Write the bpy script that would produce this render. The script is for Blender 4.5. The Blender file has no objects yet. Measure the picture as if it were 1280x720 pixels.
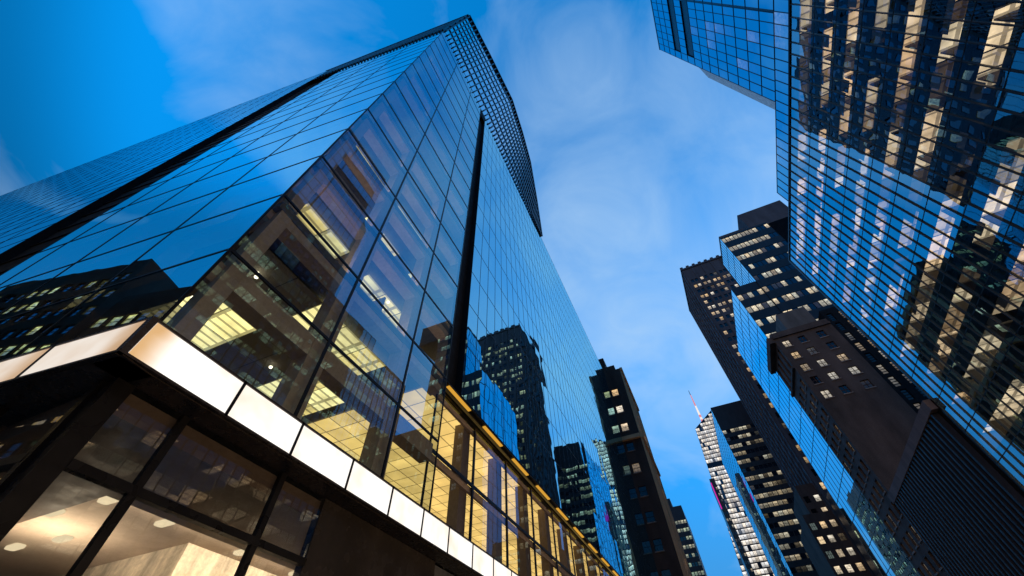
import bpy, math, random
import numpy as np
from mathutils import Vector, Matrix
from mathutils.bvhtree import BVHTree
R = math.radians
SC = bpy.context.scene
COL = SC.collection
random.seed(7)

# ------------------------------------------------------------------ camera
EYE = Vector((0.0, 0.0, 1.6))
CAM_ROT = Matrix(((0.9126614, 0.33531993, 0.23368723),
                  (0.40770374, -0.70668648, -0.57824898),
                  (-0.0287548, 0.62302068, -0.78167665)))   # columns: right, up, back
cam = bpy.data.cameras.new('camera')
cam.sensor_width = 36.0
cam.lens = 36.0 * 489.316 / 1280.0
cam.clip_start, cam.clip_end = 0.05, 6000.0
cam_ob = bpy.data.objects.new('camera', cam)
COL.objects.link(cam_ob)
cam_ob.matrix_world = Matrix.Translation(EYE) @ CAM_ROT.to_4x4()
SC.camera = cam_ob

def project(p):                                   # used only to rank windows by apparent size
    c = CAM_ROT.transposed() @ (Vector(p) - EYE)
    if c.z > -0.1: return None
    return (640 + 489.3 * c.x / -c.z, 360 - 489.3 * c.y / -c.z)

# ------------------------------------------------------------------ sky, sun, exposure
SUN_EL, SUN_ROT = 10.0, 200.0
w = bpy.data.worlds.new('World'); SC.world = w; w.use_nodes = True
nt = w.node_tree; nt.nodes.clear(); L = nt.links.new
def N(t, **k):
    n = nt.nodes.new(t)
    for a, b in k.items(): setattr(n, a, b)
    return n
def wmath(op, a, b=None, clamp=False):
    n = N('ShaderNodeMath', operation=op, use_clamp=clamp)
    for i, v in enumerate((a, b)):
        if v is None: continue
        if isinstance(v, (int, float)): n.inputs[i].default_value = v
        else: L(v, n.inputs[i])
    return n.outputs[0]
out = N('ShaderNodeOutputWorld'); bg = N('ShaderNodeBackground')
sky = N('ShaderNodeTexSky', sky_type='NISHITA', sun_disc=False)
sky.sun_elevation = R(SUN_EL); sky.sun_rotation = R(SUN_ROT)
sky.air_density = 1.0; sky.dust_density = 0.3; sky.ozone_density = 4.0
tc = N('ShaderNodeTexCoord')
tint = N('ShaderNodeMix', data_type='RGBA', blend_type='MULTIPLY'); tint.inputs[0].default_value = 1
L(sky.outputs[0], tint.inputs[6])
sep = N('ShaderNodeSeparateXYZ'); L(tc.outputs['Generated'], sep.inputs[0])
dusk = N('ShaderNodeMapRange', interpolation_type='SMOOTHSTEP'); L(sep.outputs[2], dusk.inputs[0]); dusk.inputs[1].default_value = 0.0; dusk.inputs[2].default_value = 0.85
hz = N('ShaderNodeMix', data_type='RGBA'); L(dusk.outputs[0], hz.inputs[0])
hz.inputs[6].default_value = (0.14, 0.37, 0.68, 1); hz.inputs[7].default_value = (0.06, 4.2, 5.6, 1)
L(hz.outputs[2], tint.inputs[7])
zz = wmath('MAXIMUM', sep.outputs[2], 0.02)
zz = wmath('ADD', zz, 0.35)
comb = N('ShaderNodeCombineXYZ')
L(wmath('DIVIDE', sep.outputs[0], zz), comb.inputs[0]); L(wmath('DIVIDE', sep.outputs[1], zz), comb.inputs[1])
nz = N('ShaderNodeTexNoise'); nz.inputs['Scale'].default_value = 1.3; nz.inputs['Detail'].default_value = 5
nz.inputs['Roughness'].default_value = 0.48; nz.inputs['Distortion'].default_value = 0.5
off = N('ShaderNodeVectorMath', operation='ADD'); off.inputs[1].default_value = (0.03, 6.1, 1.69)
L(comb.outputs[0], off.inputs[0]); L(off.outputs[0], nz.inputs['Vector'])
# the veil lies over the avenue (towards +Y, +X) and thins out to the west
dv = N('ShaderNodeVectorMath', operation='DOT_PRODUCT'); L(tc.outputs['Generated'], dv.inputs[0])
_d = Vector((0.084, 0.535, 0.841)).normalized(); dv.inputs[1].default_value = _d
veil = N('ShaderNodeMapRange', interpolation_type='SMOOTHSTEP'); L(dv.outputs['Value'], veil.inputs[0])
veil.inputs[1].default_value = 0.80; veil.inputs[2].default_value = 1.0; veil.inputs[3].default_value = 0.0; veil.inputs[4].default_value = 0.56
cl = N('ShaderNodeMapRange', interpolation_type='SMOOTHSTEP'); L(nz.outputs[0], cl.inputs[0])
cl.inputs[1].default_value = 0.36; cl.inputs[2].default_value = 0.66; cl.inputs[3].default_value = -0.18; cl.inputs[4].default_value = 0.34
n2 = N('ShaderNodeTexNoise'); n2.inputs['Scale'].default_value = 4.2; n2.inputs['Detail'].default_value = 6; n2.inputs['Roughness'].default_value = 0.55; n2.inputs['Distortion'].default_value = 0.8
L(off.outputs[0], n2.inputs['Vector'])
mot = N('ShaderNodeMapRange'); L(n2.outputs[0], mot.inputs[0]); mot.inputs[1].default_value = 0.3; mot.inputs[2].default_value = 0.7; mot.inputs[3].default_value = -0.20; mot.inputs[4].default_value = 0.20
cf = wmath('ADD', wmath('ADD', veil.outputs[0], cl.outputs[0]), mot.outputs[0], True)
low = N('ShaderNodeMapRange', interpolation_type='SMOOTHSTEP'); L(sep.outputs[2], low.inputs[0])
low.inputs[1].default_value = 0.1; low.inputs[2].default_value = 0.75; low.inputs[3].default_value = 0.6; low.inputs[4].default_value = 1.0
haze = N('ShaderNodeMapRange', interpolation_type='SMOOTHSTEP'); L(sep.outputs[2], haze.inputs[0])
haze.inputs[1].default_value = 0.15; haze.inputs[2].default_value = 0.65; haze.inputs[3].default_value = 0.09; haze.inputs[4].default_value = 0.0
cf = wmath('ADD', wmath('MULTIPLY', cf, low.outputs[0], True), haze.outputs[0], True)
mx = N('ShaderNodeMix', data_type='RGBA'); L(cf, mx.inputs[0])
deep = N('ShaderNodeMapRange', interpolation_type='SMOOTHSTEP'); L(dv.outputs['Value'], deep.inputs[0])   # the clear west is already night blue
deep.inputs[1].default_value = 0.37; deep.inputs[2].default_value = 0.56; deep.inputs[3].default_value = 0.42; deep.inputs[4].default_value = 1.0
dk = N('ShaderNodeVectorMath', operation='SCALE'); L(tint.outputs[2], dk.inputs[0]); L(deep.outputs[0], dk.inputs['Scale']); L(dk.outputs[0], mx.inputs[6])
SKY_STRENGTH = 0.10
CLOUD = (0.45, 0.67, 0.93)
mx.inputs[7].default_value = tuple(c / SKY_STRENGTH for c in CLOUD) + (1,)
L(mx.outputs[2], bg.inputs[0]); bg.inputs[1].default_value = SKY_STRENGTH
L(bg.outputs[0], out.inputs[0])

sun = bpy.data.lights.new('sun', 'SUN'); sun.energy = 0.4; sun.angle = R(22); sun.color = (1, 0.62, 0.38)
sun_ob = bpy.data.objects.new('sun', sun); COL.objects.link(sun_ob)
sd = Vector((math.sin(R(SUN_ROT)) * math.cos(R(SUN_EL)), math.cos(R(SUN_ROT)) * math.cos(R(SUN_EL)), math.sin(R(SUN_EL))))
sun_ob.rotation_euler = sd.to_track_quat('Z', 'Y').to_euler()
vs = SC.view_settings
SC.display_settings.display_device = 'sRGB'
vs.view_transform = 'Standard'; vs.look = 'None'; vs.exposure = 0.0; vs.gamma = 1.0; vs.use_curve_mapping = False
SC.render.engine = 'CYCLES'
cy = SC.cycles
cy.use_denoising = True; cy.max_bounces = 9; cy.transparent_max_bounces = 10; cy.glossy_bounces = 5; cy.diffuse_bounces = 3
cy.sample_clamp_indirect = 4.0; cy.caustics_reflective = False; cy.caustics_refractive = False

# ------------------------------------------------------------------ materials
class Mat:
    def __init__(s, name):
        s.m = bpy.data.materials.new(name); s.m.use_nodes = True
        s.t = s.m.node_tree; s.t.nodes.clear()
        s.out = s.n('ShaderNodeOutputMaterial')
    def n(s, t, **k):
        x = s.t.nodes.new(t)
        for a, b in k.items(): setattr(x, a, b)
        return x
    def set(s, sock, v):
        if hasattr(v, 'is_output'): s.t.links.new(v, sock)
        elif isinstance(v, (tuple, list)) and len(v) == 3 and sock.type == 'RGBA': sock.default_value = (*v, 1)
        else: sock.default_value = v
    def math(s, op, a, b=0.0, clamp=False):
        x = s.n('ShaderNodeMath', operation=op, use_clamp=clamp); s.set(x.inputs[0], a); s.set(x.inputs[1], b); return x.outputs[0]
    def attr(s, name):
        return s.n('ShaderNodeAttribute', attribute_name=name).outputs['Fac']
    def rng(s, v, a, b, c, d, kind='LINEAR'):
        x = s.n('ShaderNodeMapRange', interpolation_type=kind); s.set(x.inputs[0], v)
        for i, q in enumerate((a, b, c, d)): x.inputs[i + 1].default_value = q
        return x.outputs[0]
    def pos(s): return s.n('ShaderNodeNewGeometry').outputs['Position']
    def noise(s, scale, detail=3, rough=0.55, vec=None, stretch=None):
        x = s.n('ShaderNodeTexNoise'); v = vec or s.pos()
        if stretch:
            m = s.n('ShaderNodeVectorMath', operation='MULTIPLY'); s.set(m.inputs[0], v); m.inputs[1].default_value = stretch; v = m.outputs[0]
        s.set(x.inputs['Vector'], v); x.inputs['Scale'].default_value = scale
        x.inputs['Detail'].default_value = detail; x.inputs['Roughness'].default_value = rough
        return x.outputs[0]
    def mixc(s, f, a, b, blend='MIX'):
        x = s.n('ShaderNodeMix', data_type='RGBA', blend_type=blend); s.set(x.inputs[0], f); s.set(x.inputs[6], a); s.set(x.inputs[7], b); return x.outputs[2]
    def done(s, sh, emit='NONE'):
        s.t.links.new(sh, s.out.inputs[0]); s.m.cycles.emission_sampling = emit; return s.m

def solid(name, col, rough=0.7, metal=0.0, var=0.25, scale=0.6, stretch=(1, 1, 0.25), spec=0.3, fine=6.0):
    M = Mat(name); b = M.n('ShaderNodeBsdfPrincipled')
    f1 = M.rng(M.noise(scale, 4, 0.6, stretch=stretch), 0.3, 0.7, 1 - var, 1 + var)
    f2 = M.rng(M.noise(fine, 3, 0.6), 0.3, 0.7, 1 - var * 0.5, 1 + var * 0.5)
    f = M.math('MULTIPLY', f1, f2)
    cmb = M.n('ShaderNodeCombineColor')
    for i in range(3): M.set(cmb.inputs[i], M.math('MULTIPLY', f, col[i]))
    M.set(b.inputs['Base Color'], cmb.outputs[0])
    M.set(b.inputs['Roughness'], M.rng(M.noise(scale * 3, 2), 0.3, 0.7, max(rough - 0.08, 0.02), rough + 0.08))
    b.inputs['Metallic'].default_value = metal; b.inputs['Specular IOR Level'].default_value = spec
    return M.done(b.outputs[0])

def wobble_normal(M, tilt, wob, scale):
    # every pane is set a little out of true (seed) and its surface waves a little (noise)
    seed = M.attr('seed')
    wn = M.n('ShaderNodeTexWhiteNoise', noise_dimensions='1D'); M.set(wn.inputs['W'], seed)
    sb = M.n('ShaderNodeVectorMath', operation='SUBTRACT'); M.set(sb.inputs[0], wn.outputs['Color']); sb.inputs[1].default_value = (.5, .5, .5)
    sc = M.n('ShaderNodeVectorMath', operation='SCALE'); M.set(sc.inputs[0], sb.outputs[0]); sc.inputs['Scale'].default_value = tilt
    bump = M.n('ShaderNodeBump'); bump.inputs['Strength'].default_value = 1.0; bump.inputs['Distance'].default_value = wob
    M.set(bump.inputs['Height'], M.noise(scale, 1.5, 0.5))
    ad = M.n('ShaderNodeVectorMath', operation='ADD'); M.set(ad.inputs[0], bump.outputs[0]); M.set(ad.inputs[1], sc.outputs[0])
    nm = M.n('ShaderNodeVectorMath', operation='NORMALIZE'); M.set(nm.inputs[0], ad.outputs[0])
    return nm.outputs[0]

def fres(M, f0, p):
    fac = M.n('ShaderNodeLayerWeight'); fac.inputs[0].default_value = 0.5
    return M.math('ADD', M.math('MULTIPLY', M.math('POWER', fac.outputs['Facing'], p), 1 - f0), f0, True)

def clear_glass(name, f0, p, tint, gloss, tilt=0.004, wob=0.006, scale=0.3):
    M = Mat(name)
    tr = M.n('ShaderNodeBsdfTransparent'); tr.inputs[0].default_value = (*tint, 1)
    gl = M.n('ShaderNodeBsdfGlossy'); gl.inputs[0].default_value = (*gloss, 1); gl.inputs['Roughness'].default_value = 0.0
    M.set(gl.inputs['Normal'], wobble_normal(M, tilt, wob, scale))
    mx = M.n('ShaderNodeMixShader'); M.set(mx.inputs[0], fres(M, f0, p)); M.set(mx.inputs[1], tr.outputs[0]); M.set(mx.inputs[2], gl.outputs[0])
    return M.done(mx.outputs[0])

def lit_room(M, warm, power):
    """what shows of a lit room through a far window: ceiling glow above, blinds, furniture, darker edges"""
    uv = M.n('ShaderNodeUVMap'); sp = M.n('ShaderNodeSeparateXYZ'); M.set(sp.inputs[0], uv.outputs[0])
    seed = M.attr('seed'); lit = M.attr('lit')
    n1 = M.noise(1.9, 5, 0.7)
    a = M.rng(n1, 0.34, 0.66, 0.22, 1.25)
    up = M.rng(sp.outputs[1], 0.0, 1.0, 0.55, 1.1)
    blind = M.math('GREATER_THAN', sp.outputs[1], M.math('MULTIPLY_ADD', seed, 0.9) if False else M.math('MULTIPLY', seed, 1.0))
    bl = M.rng(blind, 0, 1, 0.62, 1.0)
    v = M.math('MULTIPLY', M.math('MULTIPLY', a, up), M.math('MULTIPLY', bl, lit))
    wn = M.n('ShaderNodeTexWhiteNoise', noise_dimensions='1D'); M.set(wn.inputs['W'], seed)
    c = M.mixc(wn.outputs['Value'], warm[0], warm[1])
    em = M.n('ShaderNodeEmission'); M.set(em.inputs[0], c); M.set(em.inputs[1], M.math('MULTIPLY', v, power))
    return em.outputs[0]

def pane(name, f0, p, gloss, body=(0.012, 0.014, 0.018), warm=((1.0, 0.62, 0.28), (1.0, 0.86, 0.62)), power=1.0,
         tilt=0.006, wob=0.006, scale=0.3, emit=True):
    M = Mat(name)
    d = M.n('ShaderNodeBsdfDiffuse'); d.inputs[0].default_value = (*body, 1)
    base = d.outputs[0]
    if emit:
        ad = M.n('ShaderNodeAddShader'); M.set(ad.inputs[0], base); M.set(ad.inputs[1], lit_room(M, warm, power)); base = ad.outputs[0]
    gl = M.n('ShaderNodeBsdfGlossy'); gl.inputs[0].default_value = (*gloss, 1); gl.inputs['Roughness'].default_value = 0.01
    M.set(gl.inputs['Normal'], wobble_normal(M, tilt, wob, scale))
    mx = M.n('ShaderNodeMixShader'); M.set(mx.inputs[0], fres(M, f0, p)); M.set(mx.inputs[1], base); M.set(mx.inputs[2], gl.outputs[0])
    return M.done(mx.outputs[0])

def ceiling_mat(name, dark, warm, power, fx=1.5, fy=0.5):
    """suspended ceiling whose light troffers are on where the face attribute lit says so"""
    M = Mat(name); lit = M.attr('lit')
    p = M.pos(); sp = M.n('ShaderNodeSeparateXYZ'); M.set(sp.inputs[0], p)
    fxv = M.math('FRACT', M.math('DIVIDE', M.math('ADD', sp.outputs[0], 900.0), fy))
    fyv = M.math('FRACT', M.math('DIVIDE', M.math('ADD', sp.outputs[1], 900.0), fx))
    tro = M.math('MULTIPLY', M.math('LESS_THAN', fxv, 0.72), M.math('LESS_THAN', fyv, 0.86))
    pat = M.math('ADD', M.math('MULTIPLY', tro, 0.62), 0.38)
    pat = M.math('MULTIPLY', pat, M.rng(M.noise(0.7, 3), 0.3, 0.7, 0.55, 1.2))
    b = M.n('ShaderNodeBsdfDiffuse'); b.inputs[0].default_value = (*dark, 1)
    wn = M.n('ShaderNodeTexWhiteNoise', noise_dimensions='1D'); M.set(wn.inputs['W'], M.attr('seed'))
    e = M.n('ShaderNodeEmission'); M.set(e.inputs[0], M.mixc(wn.outputs['Value'], warm[0], warm[1])); M.set(e.inputs[1], M.math('MULTIPLY', M.math('MULTIPLY', pat, lit), power))
    ad = M.n('ShaderNodeAddShader'); M.set(ad.inputs[0], b.outputs[0]); M.set(ad.inputs[1], e.outputs[0])
    return M.done(ad.outputs[0], 'FRONT_BACK')

def glow(name, col, power, kind='FRONT_BACK'):
    M = Mat(name); e = M.n('ShaderNodeEmission'); e.inputs[0].default_value = (*col, 1); e.inputs[1].default_value = power
    return M.done(e.outputs[0], kind)

m_clear = clear_glass('clear_curtain_glass', 0.13, 2.3, (0.80, 0.88, 0.86), (0.42, 0.88, 1.0))
m_low = clear_glass('low_storey_glass', 0.05, 4.0, (0.90, 0.90, 0.88), (0.6, 0.8, 1.0))
m_clear_west = clear_glass('coated_curtain_glass', 0.55, 1.1, (0.74, 0.82, 0.86), (0.56, 0.96, 1.0))
m_blue = pane('blue_mirror_glass', 0.24, 1.2, (0.46, 0.90, 1.0), (0.006, 0.012, 0.02), emit=False, tilt=0.008, wob=0.018, scale=0.25)
m_store = clear_glass('shop_glass', 0.11, 3.0, (0.86, 0.85, 0.82), (0.9, 0.92, 0.95), 0.002, 0.002)
m_right = clear_glass('grey_curtain_glass', 0.30, 1.7, (0.90, 0.90, 0.88), (0.52, 0.92, 1.0), 0.010, 0.016, 0.30)
m_rblue = pane('upper_blue_glass', 0.52, 1.4, (0.30, 0.82, 0.98), (0.006, 0.014, 0.028), ((0.65, 0.85, 1.0), (0.95, 0.95, 1.0)), 0.5, 0.008, 0.006)
m_black = solid('black_metal', (0.014, 0.012, 0.013), 0.3, 0.3, 0.2)
m_frame = solid('dark_bronze_frame', (0.022, 0.020, 0.020), 0.35, 0.6, 0.2)
m_rframe = solid('bronze_mullion', (0.055, 0.046, 0.042), 0.38, 0.5, 0.2)
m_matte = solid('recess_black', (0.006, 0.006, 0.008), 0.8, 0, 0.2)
m_louv = solid('grey_blue_louvre', (0.075, 0.09, 0.11), 0.4, 0.5, 0.2)
m_rim = solid('dark_rim', (0.012, 0.014, 0.018), 0.5, 0.2)
m_beam = solid('fireproofed_beam', (0.62, 0.47, 0.38), 0.75, 0, 0.2)
m_colm = solid('clad_column', (0.58, 0.43, 0.34), 0.6, 0, 0.2)
m_inner = solid('interior_wall', (0.20, 0.17, 0.14), 0.8, 0, 0.3)
m_slab = solid('floor_slab', (0.16, 0.15, 0.14), 0.8)
m_brick = solid('brown_brick', (0.105, 0.080, 0.070), 0.85, 0, 0.45, 0.25, (1, 1, 0.35))
m_brick2 = solid('dark_brick', (0.085, 0.052, 0.042), 0.85, 0, 0.45, 0.2, (1, 1, 0.3))
m_slate = solid('slate_masonry', (0.070, 0.072, 0.088), 0.8, 0, 0.35, 0.2, (1, 1, 0.2))
m_tan_glow = solid('tan_masonry_glow_tinted', (0.80, 0.48, 0.26), 0.85, 0, 0.25, 0.3, (1, 1, 0.35))  # warm street glow is put into this trim colour
m_grey = solid('grey_concrete', (0.14, 0.135, 0.13), 0.85, 0, 0.25)
m_dark = solid('charcoal_spandrel', (0.030, 0.034, 0.042), 0.35, 0.3, 0.2)
m_navy = solid('navy_panel', (0.012, 0.022, 0.040), 0.25, 0.4, 0.2)
m_sill = solid('stone_sill', (0.30, 0.25, 0.22), 0.8)
m_roof = solid('roof_gravel', (0.10, 0.10, 0.10), 0.9)
m_win = pane('masonry_window', 0.06, 3.6, (0.8, 0.9, 1.0), (0.008, 0.009, 0.012), ((1.0, 0.64, 0.28), (1.0, 0.93, 0.78)), 1.25, 0.01, 0.004)
m_wband = pane('office_window', 0.08, 3.0, (0.6, 0.8, 1.0), (0.008, 0.009, 0.012), ((1.0, 0.78, 0.46), (0.95, 0.92, 0.72)), 1.0, 0.01, 0.004)
m_wyellow = pane('yellow_office_window', 0.08, 3.0, (0.6, 0.8, 1.0), (0.008, 0.009, 0.012), ((1.0, 0.62, 0.20), (1.0, 0.80, 0.40)), 1.3, 0.01, 0.004)
m_wgreen = pane('green_office_window', 0.10, 3.0, (0.4, 0.75, 0.85), (0.006, 0.012, 0.012), ((0.72, 0.95, 0.62), (1.0, 0.92, 0.62)), 0.9)
m_wblue = pane('blue_street_glass', 0.75, 1.0, (0.55, 0.92, 1.0), (0.01, 0.02, 0.035), ((0.7, 0.85, 1), (1, 1, 1)), 0.4, 0.006, 0.006, 0.2)
m_wboa = pane('crystal_window', 0.12, 3.0, (0.6, 0.8, 1.0), (0.012, 0.016, 0.024), ((1.0, 0.84, 0.64), (0.97, 0.97, 0.96)), 1.7)

# ------------------------------------------------------------------ mesh building
OCC_V, OCC_P = [], []
ORIGIN = {}
class MB:
    def __init__(s): s.v = []; s.f = []; s.mi = []; s.lit = []; s.seed = []; s.uv = []
    def quad(s, a, b, c, d, mi=0, lit=0.0, seed=None, uv=None):
        i = len(s.v); s.v += [tuple(a), tuple(b), tuple(c), tuple(d)]; s.f.append((i, i + 1, i + 2, i + 3))
        s.mi.append(mi); s.lit.append(lit); s.seed.append(random.random() if seed is None else seed)
        s.uv += uv or [(0, 0), (1, 0), (1, 1), (0, 1)]
    def poly(s, pts, mi=0):
        i = len(s.v); s.v += [tuple(p) for p in pts]; s.f.append(tuple(range(i, i + len(pts))))
        s.mi.append(mi); s.lit.append(0.0); s.seed.append(random.random()); s.uv += [(0, 0)] * len(pts)
    def hexa(s, p, mi=0, seed=None):                      # p: four bottom corners (counter-clockwise from above), four top corners
        for q in ((3, 2, 1, 0), (4, 5, 6, 7), (0, 1, 5, 4), (1, 2, 6, 5), (2, 3, 7, 6), (3, 0, 4, 7)):
            s.quad(*[p[k] for k in q], mi=mi, seed=seed)
    def box(s, x0, x1, y0, y1, z0, z1, mi=0):
        s.hexa([(x0, y0, z0), (x1, y0, z0), (x1, y1, z0), (x0, y1, z0), (x0, y0, z1), (x1, y0, z1), (x1, y1, z1), (x0, y1, z1)], mi)
    def obox(s, F, u0, u1, z0, z1, d0, d1, mi=0):          # box in a facade frame: u along the wall, d outwards
        P = F.pt
        a = [P(u0, z0, d1), P(u1, z0, d1), P(u1, z0, d0), P(u0, z0, d0), P(u0, z1, d1), P(u1, z1, d1), P(u1, z1, d0), P(u0, z1, d0)]
        s.hexa(a, mi)
    def prism(s, pts, z0, z1, mi=0, cap=True):             # pts counter-clockwise from above
        n = len(pts)
        for i in range(n):
            a, b = pts[i], pts[(i + 1) % n]
            s.quad((a[0], a[1], z0), (b[0], b[1], z0), (b[0], b[1], z1), (a[0], a[1], z1), mi)
        if cap:
            s.poly([(p[0], p[1], z1) for p in pts], mi); s.poly([(p[0], p[1], z0) for p in reversed(pts)], mi)
    def build(s, name, mats, parent=None, occlude=True, smooth=False):
        if not s.v: return None
        if not isinstance(mats, (list, tuple)): mats = [mats]
        V = np.array(s.v); c = (V.min(0) + V.max(0)) / 2; c[2] = V[:, 2].min()
        me = bpy.data.meshes.new(name)
        me.from_pydata([tuple(p) for p in V - c], [], s.f)
        for m in mats: me.materials.append(m)
        me.polygons.foreach_set('material_index', s.mi)
        for k in ('lit', 'seed'):
            a = me.attributes.new(k, 'FLOAT', 'FACE'); a.data.foreach_set('value', getattr(s, k))
        ul = me.uv_layers.new(name='UVMap'); ul.data.foreach_set('uv', [q for p in s.uv for q in p])
        if smooth: me.polygons.foreach_set('use_smooth', [True] * len(s.f))
        o = bpy.data.objects.new(name, me); COL.objects.link(o)
        po = ORIGIN.get(parent.name, (0, 0, 0)) if parent else (0, 0, 0)
        o.location = [c[i] - po[i] for i in range(3)]
        if parent: o.parent = parent
        ORIGIN[o.name] = tuple(c)
        if occlude:
            k = len(OCC_V); OCC_V.extend(s.v); OCC_P.extend([tuple(i + k for i in f) for f in s.f])
        return o

def thing(name, label, cat, loc, group=None):
    o = bpy.data.objects.new(name, None); COL.objects.link(o); o.location = loc; o.empty_display_size = 0.5
    o['label'] = label; o['category'] = cat
    if group: o['group'] = group
    ORIGIN[o.name] = tuple(loc)
    return o

class Face:                                                # a vertical wall seen from outside: u runs left to right
    def __init__(s, a, b):
        s.a = Vector((a[0], a[1], 0)); d = Vector((b[0] - a[0], b[1] - a[1], 0)); s.W = d.length; s.u = d / s.W
        s.n = Vector((s.u.y, -s.u.x, 0))
    def pt(s, u, z, d=0.0):
        p = s.a + s.u * u + s.n * d; return (p.x, p.y, z)

PENDING = []                                               # (parent, windows) until every wall stands
def window(F, u0, u1, z0, z1, d, glass, lit=0.0, frame=None, bar=0.06, cross=(0, 1), seed=None, proud=0.06, hproud=None):
    return dict(F=F, r=(u0, u1, z0, z1), d=d, glass=glass, lit=lit, frame=frame, bar=bar, cross=cross, proud=proud, hproud=proud if hproud is None else hproud, seed=random.random() if seed is None else seed)

def win_glass(mb, w, mi=0):
    u0, u1, z0, z1 = w['r']; F = w['F']; d = w['d']
    mb.quad(F.pt(u0, z0, d), F.pt(u1, z0, d), F.pt(u1, z1, d), F.pt(u0, z1, d), mi, w['lit'], w['seed'])
def win_frame(mb, w, mi=0):
    u0, u1, z0, z1 = w['r']; F = w['F']; d = w['d']; b = w['bar'] / 2; q = d + w['proud']
    e = 0.003
    mb.obox(F, u0 + e, u0 + b, z0 + e, z1 - e, d - 0.04, q, mi); mb.obox(F, u1 - b, u1 - e, z0 + e, z1 - e, d - 0.04, q, mi)
    h = d + w['hproud']; mb.obox(F, u0 + b, u1 - b, z0 + e, z0 + b, d - 0.04, h, mi); mb.obox(F, u0 + b, u1 - b, z1 - b, z1 - e, d - 0.04, h, mi)
    nx, nz = w['cross']
    for i in range(1, nx + 1):
        u = u0 + (u1 - u0) * i / (nx + 1); mb.obox(F, u - b * .8, u + b * .8, z0 + b, z1 - b, d - 0.03, q - 0.01, mi)
    for i in range(1, nz):
        z = z0 + (z1 - z0) * i / nz; mb.obox(F, u0 + b, u1 - b, z - b * .8, z + b * .8, d - 0.03, q - 0.013, mi)

def facade(wall, F, z0, z1, cols, rows, glass, litf, depth=0.22, frame=None, bar=0.1, cross=(0, 2), mi=0, skip=None, wins=None):
    """a wall with real openings: cols / rows are lists of (from, to); each opening gets reveals and a window set back"""
    us = sorted({0.0, F.W, *[x for c in cols for x in c]}); zs = sorted({z0, z1, *[x for r in rows for x in r]})
    cs = {c: i for i, c in enumerate(cols)}; rs = {r: i for i, r in enumerate(rows)}
    for i in range(len(us) - 1):
        for j in range(len(zs) - 1):
            a, b, c, d = us[i], us[i + 1], zs[j], zs[j + 1]
            ci, rj = cs.get((a, b)), rs.get((c, d))
            if ci is None or rj is None or (skip and skip(ci, rj)):
                wall.quad(F.pt(a, c), F.pt(b, c), F.pt(b, d), F.pt(a, d), mi); continue
            P = F.pt; q = -depth
            wall.quad(P(a, c), P(b, c), P(b, c, q), P(a, c, q), mi); wall.quad(P(a, d, q), P(b, d, q), P(b, d), P(a, d), mi)
            wall.quad(P(a, c), P(a, c, q), P(a, d, q), P(a, d), mi); wall.quad(P(b, c, q), P(b, c), P(b, d), P(b, d, q), mi)
            wins.append(window(F, a, b, c, d, q, glass, litf(ci, rj), frame, bar, cross))

def blank(wall, F, z0, z1, mi=0): wall.quad(F.pt(0, z0), F.pt(F.W, z0), F.pt(F.W, z1), F.pt(0, z1), mi)
def cap(wall, x0, x1, y0, y1, z, mi=0): wall.quad((x0, y0, z), (x1, y0, z), (x1, y1, z), (x0, y1, z), mi)
def even(n, W, w, pad=None):
    pad = (W / n - w) / 2 if pad is None else pad
    s = (W - 2 * pad - w) / max(n - 1, 1)
    return [(round(pad + i * s, 4), round(pad + i * s + w, 4)) for i in range(n)]
def rowsz(z0, z1, fh, sill, h):
    r = []; z = z0
    while z + fh <= z1 + 1e-6: r.append((round(z + sill, 4), round(z + sill + h, 4))); z += fh
    return r
def lits(p, lo=0.5, hi=1.1, cluster=0.0, seed=0):
    g = random.Random(seed); memo = {}
    def f(ci, rj):
        k = (ci // 3, rj)
        if k not in memo: memo[k] = g.random()
        q = p * (1 + cluster * (2.2 if memo[k] > 0.6 else -0.9))
        return g.uniform(lo, hi) if g.random() < q else (g.uniform(0.02, 0.12) if g.random() < 0.25 else 0.0)
    return f

def flush_windows():
    tree = BVHTree.FromPolygons([Vector(v) for v in OCC_V], OCC_P)
    for parent, wins, sub, label in PENDING:
        def rank(w):
            u0, u1, z0, z1 = w['r']; F = w['F']; d = w['d'] + 0.02
            c = Vector(F.pt((u0 + u1) / 2, (z0 + z1) / 2, d)); dr = c - EYE
            if dr.dot(F.n) >= 0: return 0
            ps = [project(F.pt(a, b, d)) for a, b in ((u0, z0), (u1, z0), (u1, z1), (u0, z1))]
            if any(p is None for p in ps): return 0
            if not any(-5 < p[0] < 1285 and -5 < p[1] < 725 for p in ps): return 0
            ar = abs(sum(ps[i][0] * ps[(i + 1) % 4][1] - ps[(i + 1) % 4][0] * ps[i][1] for i in range(4))) / 2
            h = tree.ray_cast(EYE, dr.normalized(), dr.length - 0.1)
            return ar * (0.01 if h[0] is not None else 1)
        ws = sorted(wins, key=rank, reverse=True)
        for w in ws[:100]:
            mb = MB(); win_glass(mb, w)
            if w['frame'] and not sub: win_frame(mb, w, 1)
            o = mb.build('window', [w['glass'], w['frame'] or m_frame], parent, False)
            if w.get('sill'):
                u0, u1, z0, z1 = w['r']; sb = MB(); sb.obox(w['F'], u0 - .15, u1 + .15, z0 - .22, z0 - .003, 0.003, 0.16); sb.build('sill', m_sill, o, False)
            if w['frame'] and sub:
                fb = MB(); win_frame(fb, w); fb.build('frame', w['frame'], o, False)
        rest = MB(); mats = []
        for w in ws[100:]:
            for m in (w['glass'], w['frame']):
                if m and m not in mats: mats.append(m)
            win_glass(rest, w, mats.index(w['glass']))
            if w['frame']: win_frame(rest, w, mats.index(w['frame']))
        o = rest.build('window', mats, parent, False)
        if o: o['kind'] = 'stuff'

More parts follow.
